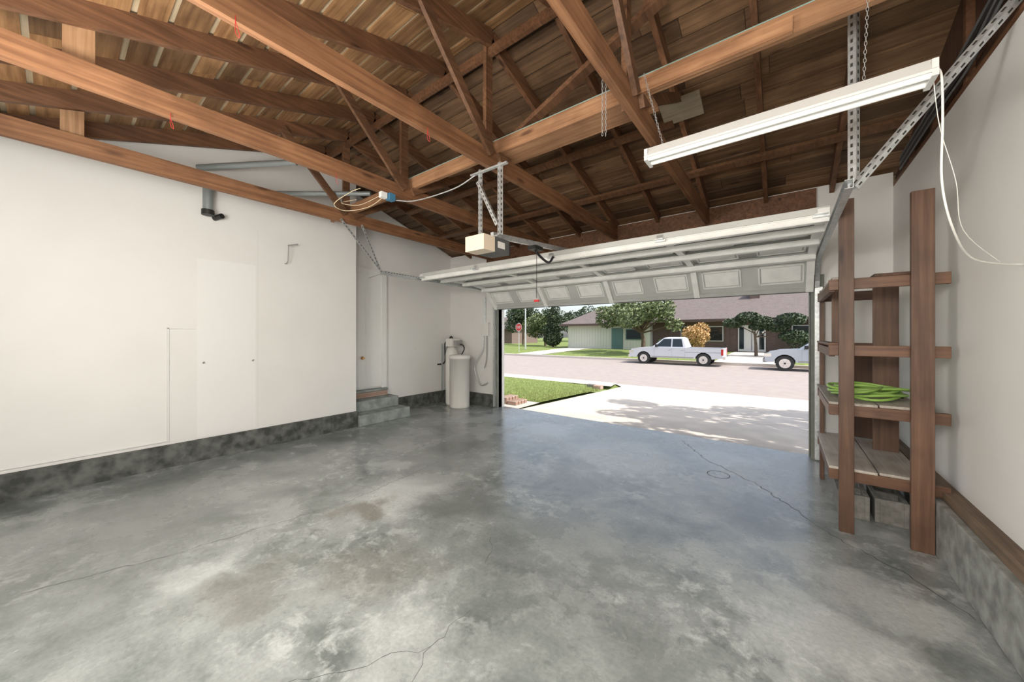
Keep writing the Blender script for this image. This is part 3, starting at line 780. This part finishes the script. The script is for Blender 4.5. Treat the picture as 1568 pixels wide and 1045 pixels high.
# ------------------------------------------------------------------ vehicles
def vehicle(name, loc, paint, pickup=True, sc=1.0):
    b = MB()
    def arc(cx, r=0.47, zc=0.40, zb=0.46):
        a0 = math.asin((zb-zc)/r); out = []
        for i in range(11):
            a = math.pi-a0-(math.pi-2*a0)*i/10
            out.append((cx+r*math.cos(a), zc+r*math.sin(a)))
        return out
    fw, rw = -1.90, 1.80
    hz = 1.16
    if pickup:
        prof = [(-2.82, 0.46)]+arc(fw)+arc(rw)+[(2.86, 0.52), (2.88, 0.88), (0.74, 0.88), (0.74, hz), (-1.3, hz), (-2.2, 1.12), (-2.72, 1.02), (-2.88, 0.85), (-2.90, 0.60)]
    else:
        prof = [(-2.72, 0.44)]+arc(fw)+arc(rw-0.3)+[(2.35, 0.50), (2.42, 0.9), (2.40, hz), (-1.3, hz), (-2.1, 1.10), (-2.6, 0.98), (-2.76, 0.80), (-2.78, 0.58)]
    W = 0.97
    b.prism(prof, 'Y', -W, W, paint)
    if pickup:
        b.box(0.74, 2.86, -W, -W+0.07, 0.86, hz-0.01, paint); b.box(0.74, 2.86, W-0.07, W, 0.86, hz-0.01, paint)
        b.box(2.80, 2.88, -W+0.001, W-0.001, 0.85, hz, paint)
        b.box(0.78, 2.80, -W+0.07, W-0.07, 0.881, 0.90, 'dark')
    xb = 0.78 if pickup else 2.38
    xt = 0.55 if pickup else 2.05
    zt = 1.86 if pickup else 1.80
    wb, wt = 0.93, 0.72
    rings = [(-1.38, xb, wb, hz-0.01), (-0.62, xt+0.02, wt+0.03, zt-0.08), (-0.35, xt-0.15, wt-0.08, zt)]
    vs = []
    for x0, x1, w, z in rings: vs += [(x0,-w,z),(x1,-w,z),(x1,w,z),(x0,w,z)]
    fs = [(8,9,10,11)]
    for k in (0, 4):
        for i in range(4): fs.append((k+i, k+(i+1)%4, k+4+(i+1)%4, k+4+i))
    b.add(vs, fs, paint)
    def side(x, z, s):
        t = (z-(hz-0.01))/(zt-0.08-(hz-0.01)); w = wb+(wt+0.03-wb)*t
        return (x, s*(w+0.008), z)
    z0, z1 = hz+0.05, zt-0.13
    wins = [[(-1.12, z0), (-0.12, z0), (-0.12, z1), (-0.60, z1)], [(-0.04, z0), (0.62, z0), (0.50, z1), (-0.04, z1)]]
    if not pickup: wins = [wins[0], [(-0.04, z0), (0.95, z0), (0.95, z1), (-0.04, z1)], [(1.03, z0), (2.20, z0), (1.98, z1), (1.03, z1)]]
    for w in wins:
        for s in (-1, 1): b.add([side(x, z, s) for x, z in w], [(0,1,2,3)], 'glass')
    def ws(z): 
        t = (z-(hz-0.01))/(zt-0.08-(hz-0.01)); return -1.38+0.76*t-0.012
    b.add([(ws(z0), -0.84, z0), (ws(z0), 0.84, z0), (ws(z1), 0.70, z1), (ws(z1), -0.70, z1)], [(0,1,2,3)], 'glass')
    for cx in (fw, rw if pickup else rw-0.3):
        for s in (-1, 1):
            y0, y1 = s*(W-0.24), s*(W+0.0)
            b.cyl((cx, y0, 0.40), (cx, y1, 0.40), 0.40, mat='dark', seg=32)
            b.cyl((cx, y1, 0.40), (cx, y1+s*0.012, 0.40), 0.25, mat='chrome', seg=24)
            for k in range(6):
                a = k*math.pi/3
                b.beam((cx+0.06*math.cos(a), y1+s*0.018, 0.40+0.06*math.sin(a)), (cx+0.17*math.cos(a), y1+s*0.018, 0.40+0.17*math.sin(a)), 0.012, 0.05, 'grey', (0,1,0))
            b.cyl((cx, y1, 0.40), (cx, y1+s*0.03, 0.40), 0.05, mat='dark', seg=12)
        b.box(cx-0.44, cx+0.44, -W+0.25, W-0.25, 0.38, 0.80, 'dark')
    fx = -2.9 if pickup else -2.78; rx = 2.88 if pickup else 2.42
    b.box(fx-0.08, fx+0.12, -0.95, 0.95, 0.42, 0.62, 'chrome' if pickup else 'grey')
    b.box(fx-0.015, fx+0.05, -0.55, 0.55, 0.66, 0.95, 'dark')
    for s in (-1, 1):
        b.box(fx-0.02, fx+0.30, s*0.78-0.20, s*0.78+0.20, 0.74, 0.93, 'chrome')
        b.box(rx-0.10, rx+0.012, s*0.90-0.085, s*0.90+0.085, 0.72, 1.10, 'tail')
        b.box(-1.10, -0.95, s*1.02-0.09, s*1.02+0.09, hz+0.02, hz+0.20, 'dark')
        for x in ((-1.2, -0.08, 0.72) if pickup else (-1.2, -0.08, 0.98)): b.box(x, x+0.012, s*(W+0.001)-0.002, s*(W+0.001)+0.002, 0.55, hz-0.02, 'grey')
        for x in (-0.30, 0.5): b.box(x, x+0.16, s*(W+0.01)-0.012, s*(W+0.01)+0.012, 0.98, 1.01, 'chrome')
        b.box(-1.35, 1.25, s*(W+0.002)-0.004, s*(W+0.002)+0.004, 0.48, 0.56, 'grey')
    b.box(rx-0.02, rx+0.12, -0.92, 0.92, 0.46, 0.64, 'chrome' if pickup else 'grey')
    b.v = [(x*sc, y*sc, z*sc) for x, y, z in b.v]
    return b.build(name, bevel=0.02, loc=loc)
vehicle('pickup_truck', (-5.60, 25.0, SZ), 'truckpaint', True, 0.96)
vehicle('suv', (1.95, 24.6, SZ), 'carpaint', False)

# ------------------------------------------------------------------ houses
def gable_roof(b, x0, x1, y0, y1, ze, zr_, over=0.6, hip=0.0, mat='shingle'):
    ym = (y0+y1)/2; a0, a1 = x0-over, x1+over; c0, c1 = y0-over, y1+over
    vs = [(a0,c0,ze),(a1,c0,ze),(a1,c1,ze),(a0,c1,ze),(a0+hip,ym,zr_),(a1-hip,ym,zr_)]
    b.add(vs, [(0,1,5,4),(2,3,4,5),(0,4,3),(1,2,5),(3,2,1,0)], mat)
    b.box(a0, a1, c0-0.03, c0, ze-0.22, ze+0.02, 'fascia')
    b.box(a0-0.03, a0, c0, c1, ze-0.22, ze+0.02, 'fascia')
b = MB()
b.box(-19.6, -10.5, 36, 44, 0, 2.7, 'siding')
for i in range(28): 
    x = -19.5+i*0.32
    b.box(x, x+0.03, 35.98, 36.0, 0.1, 2.65, 'curbst')
gable_roof(b, -19.6, -10.5, 36, 44, 2.7, 4.6, 0.7, 2.6)
b.box(-14.4, -13.2, 35.93, 36.0, 0.05, 2.2, 'tealp')
b.box(-12.9, -11.2, 35.93, 36.0, 1.0, 2.1, 'tealp'); b.box(-12.8, -11.3, 35.9, 35.93, 1.1, 2.0, 'glass')
b.box(-10.5, 9, 37, 47, 0, 2.9, 'hbrick')
gable_roof(b, -10.5, 9, 37, 47, 2.9, 5.4, 1.2, 2.0)
b.box(-3.2, -1.2, 36.9, 37.0, 0.05, 2.35, 'white')
for x in (-3.1, -2.62, -2.12, -1.65): b.box(x, x+0.34, 36.87, 36.9, 0.25, 2.2, 'glass' if x in (-3.1, -1.65) else 'tank')
b.box(-2.21, -2.18, 36.86, 36.9, 0.1, 2.3, 'fascia')
for x in (-3.9, -0.6, -8.5, 2.6): b.box(x-0.08, x+0.08, 36.2, 36.4, 0.0, 2.85, 'fascia')
for x0 in (-7.8, -5.9, 0.6):
    b.box(x0-0.08, x0+1.58, 36.93, 37.0, 0.9, 2.3, 'white'); b.box(x0, x0+1.5, 36.9, 36.93, 0.98, 2.22, 'glass')
b.box(-2.6, -1.8, 41, 41.8, 4.6, 5.9, 'hbrick'); b.box(-2.7, -1.7, 40.9, 41.9, 5.9, 6.02, 'curbst')
b.build('neighbor_house')
b = MB()
b.box(-52, -37, 48, 56, 0, 2.6, 'hbrick'); gable_roof(b, -52, -37, 48, 56, 2.6, 4.8, 0.6, 1.5)
b.box(-42, -40, 47.9, 48, 0.9, 2.1, 'glass'); b.box(-46, -44.5, 47.9, 48, 0.1, 2.2, 'white')
b.build('distant_house')

# ------------------------------------------------------------------ stop sign & street pole
b = MB()
cx, cy, cz = -20.7, 28.0, 2.25
b.cyl((cx, cy, -0.21), (cx, cy, 2.7), 0.035, mat='galv', seg=10)
oct_ = [(cx+0.40*math.cos(math.pi/8+k*math.pi/4), cz+0.40*math.sin(math.pi/8+k*math.pi/4)) for k in range(8)]
oc2 = [(cx+0.37*math.cos(math.pi/8+k*math.pi/4), cz+0.37*math.sin(math.pi/8+k*math.pi/4)) for k in range(8)]
b.prism(oct_, 'Y', cy-0.045, cy-0.04, 'white'); b.prism(oc2, 'Y', cy-0.05, cy-0.045, 'red')
def bar(x0, x1, z0, z1): b.box(cx+x0, cx+x1, cy-0.055, cy-0.05, cz+z0, cz+z1, 'white')
h = 0.12; t = 0.022; w = 0.10
for i, ch in enumerate('STOP'):
    x = -0.26+i*0.135
    if ch == 'S':
        for z in (-h, -t/2, h-t): bar(x, x+w, z, z+t)
        bar(x, x+t, 0, h); bar(x+w-t, x+w, -h, 0)
    if ch == 'T': bar(x, x+w, h-t, h); bar(x+w/2-t/2, x+w/2+t/2, -h, h)
    if ch == 'O': bar(x, x+w, h-t, h); bar(x, x+w, -h, -h+t); bar(x, x+t, -h, h); bar(x+w-t, x+w, -h, h)
    if ch == 'P': bar(x, x+w, h-t, h); bar(x, x+w, 0, t); bar(x, x+t, -h, h); bar(x+w-t, x+w, 0, h)
b.build('stop_sign')
b = MB(); b.cyl((-22.4, 31.5, -0.08), (-22.4, 31.5, 6.5), 0.09, 0.06, 'galv', 12); b.tube([(-22.4, 31.5, 6.4), (-22.0, 31.5, 6.8), (-20.8, 31.5, 6.9)], 0.04, 'galv'); b.box(-20.9,-20.3,31.4,31.6,6.82,6.94,'galv'); b.build('street_lamp')

# ------------------------------------------------------------------ vegetation
def tree(name, base, trunk_top, clumps, leaf, n, lsize, trunk_r=0.15, seed=1, flat=1.0):
    random.seed(seed)
    b = MB(); base = Vector(base); top = Vector(trunk_top)
    mid = base.lerp(top, 0.5)+Vector((random.uniform(-.1,.1), random.uniform(-.1,.1), 0))
    b.cyl(base, mid, trunk_r, trunk_r*0.8, 'bark', 10, False); b.cyl(mid, top, trunk_r*0.8, trunk_r*0.6, 'bark', 10, False)
    tot = sum(c[1]**2 for c in clumps)
    for (c, r) in clumps:
        c = Vector(c)
        b.cyl(mid.lerp(top, random.uniform(0.5, 1)), c, trunk_r*0.4, trunk_r*0.12, 'bark', 6, False)
        for k in range(int(n*r*r/tot)):
            while True:
                p = Vector((random.uniform(-1,1), random.uniform(-1,1), random.uniform(-1,1)))
                if 0.15 < p.length < 1: break
            p = p.normalized()*(p.length**0.5)
            p = c+Vector((p.x*r, p.y*r, p.z*r*flat))
            a = Vector((random.uniform(-1,1), random.uniform(-1,1), random.uniform(-1,1))).normalized()
            e = a.orthogonal().normalized(); f = a.cross(e)
            s1 = lsize*random.uniform(0.6, 1.3); s2 = s1*0.55
            b.add([p-e*s1, p+f*s2, p+e*s1, p-f*s2], [(0,1,2,3)], leaf)
    return b.build(name)
def blob(cx, cy, cz, R, H, k, r, seed):
    random.seed(seed); out = []
    for i in range(k):
        a = random.random()*2*math.pi; rr = R*math.sqrt(random.random())
        out.append(((cx+rr*math.cos(a), cy+rr*math.sin(a), cz+random.uniform(-H, H)), r*random.uniform(0.7, 1.2)))
    return out
tree('shade_tree', (-9.6, 31, -0.08), (-9.8, 31, 2.2), blob(-9.9, 31, 3.2, 3.2, 1.0, 20, 0.95, 2), 'leaf', 8500, 0.12, 0.20, 2, 0.75)
tree('orange_shrub', (-5.9, 32, -0.05), (-5.9, 32, 0.8), blob(-5.9, 32, 1.3, 0.9, 0.6, 9, 0.65, 4), 'leafo', 3500, 0.09, 0.08, 4)
tree('juniper_tree', (-1.6, 31.5, -0.05), (-1.7, 31.5, 1.7), [((-3.0,31.5,2.4),0.75),((-2.1,31.5,2.8),0.8),((-1.2,31.4,2.5),0.7),((-0.4,31.5,2.1),0.8),((-1.6,31.6,2.1),0.5),((0.4,31.5,2.6),0.9),((0.6,31.5,1.4),0.9)], 'leafd', 6000, 0.09, 0.12, 5, 0.5)
tree('hedge_shrub', (1.6, 34.3, 0), (1.6, 34.3, 0.7), blob(1.8, 34.3, 1.0, 1.2, 0.4, 8, 0.8, 6), 'leafd', 3500, 0.09, 0.1, 6)
tree('hedge_shrub', (-8.2, 34.9, 0), (-8.2, 34.9, 0.4), blob(-8.0, 34.9, 0.6, 1.2, 0.2, 8, 0.6, 7), 'leafd', 3000, 0.09, 0.08, 7)
tree('pine_tree', (-22.8, 38, 0), (-22.8, 38, 3.2), [((-22.8+random.uniform(-1,1)*(1.0-i*0.07)*1.6, 38, 0.9+i*0.42), 1.15-i*0.06) for i in range(10)], 'leafd', 6000, 0.12, 0.15, 8, 0.7)
tree('maple_tree', (-25.2, 40, 0), (-25.2, 40, 3), blob(-25.4, 40, 3.0, 2.0, 1.0, 12, 1.1, 9), 'leaf', 5500, 0.14, 0.16, 9)
tree('maple_tree', (-31, 43, 0), (-31, 43, 3), blob(-31, 43, 4.2, 2.2, 1.6, 14, 1.1, 10), 'leafd', 6000, 0.15, 0.2, 10)
tree('maple_tree', (-16, 50, 0), (-16, 50, 4), blob(-16, 50, 4.6, 4.0, 1.2, 14, 1.6, 12), 'leaf', 6000, 0.18, 0.2, 12)
tree('pine_tree', (1.5, 53, 0), (1.5, 53, 5), blob(1.5, 53, 6.2, 3.2, 1.5, 12, 1.6, 13), 'leafd', 6000, 0.18, 0.25, 13)
tree('maple_tree', (-42, 72, 0), (-42, 72, 4), blob(-40, 72, 4.5, 10, 1.5, 22, 2.2, 14), 'leafd', 8000, 0.25, 0.25, 14)
tree('driveway_tree', (6.4, 7.4, -0.12), (5.6, 7.4, 3.2), blob(4.3, 7.3, 5.0, 3.0, 0.9, 70, 0.52, 21), 'leaf', 24000, 0.085, 0.2, 21, 0.8)

# ------------------------------------------------------------------ added interior fill lights with made-up holders, behind the camera
def fill_lamp(x, y, z, power, col=(1.0, 0.96, 0.905), rad=0.35):
    b = MB()
    b.cyl((x, y, zr(y)+0.02), (x, y, zr(y)+0.10), 0.06, mat='white')
    ob = b.build('fill_lampholder')
    l = bpy.data.lights.new('fill_point', 'POINT'); l.energy = power; l.color = col; l.shadow_soft_size = rad
    o = bpy.data.objects.new('interior_fill_light', l); o.location = (x, y, z); scene.collection.objects.link(o)
fill_lamp(-2.6, -0.25, 2.1, 134)
fill_lamp(-0.2, -0.25, 2.0, 146)

# ------------------------------------------------------------------ sun & sky
s = bpy.data.lights.new('sun', 'SUN'); s.energy = 4.6; s.angle = 0.009; s.color = (1.0, 0.93, 0.85)
so = bpy.data.objects.new('sun', s); scene.collection.objects.link(so)
sd = Vector((0.62, 0.05, 0.78)).normalized()
so.rotation_euler = sd.to_track_quat('Z', 'Y').to_euler()
w = bpy.data.worlds.new('world'); scene.world = w; w.use_nodes = True
nt = w.node_tree; bg = nt.nodes['Background']
sky = nt.nodes.new('ShaderNodeTexSky'); sky.sky_type = 'NISHITA'; sky.sun_disc = False
sky.sun_elevation = math.radians(52); sky.sun_rotation = math.radians(100); sky.air_density = 1.0; sky.dust_density = 2.5; sky.ozone_density = 1.0
hs = nt.nodes.new('ShaderNodeHueSaturation'); hs.inputs['Saturation'].default_value = 0.55
nt.links.new(sky.outputs['Color'], hs.inputs['Color'])
nt.links.new(hs.outputs['Color'], bg.inputs['Color']); bg.inputs['Strength'].default_value = 0.24

# ------------------------------------------------------------------ camera
cam = bpy.data.cameras.new('camera'); co = bpy.data.objects.new('camera', cam); scene.collection.objects.link(co)
cam.sensor_width = 36; cam.lens = 12.4; cam.shift_y = -0.006; cam.clip_start = 0.05; cam.clip_end = 500
co.location = (0, 0, 1.5); co.rotation_euler = (math.radians(90), 0, math.radians(37.6))
scene.camera = co
scene.view_settings.view_transform = 'Standard'
scene.view_settings.look = 'None'
scene.view_settings.exposure = 0.2
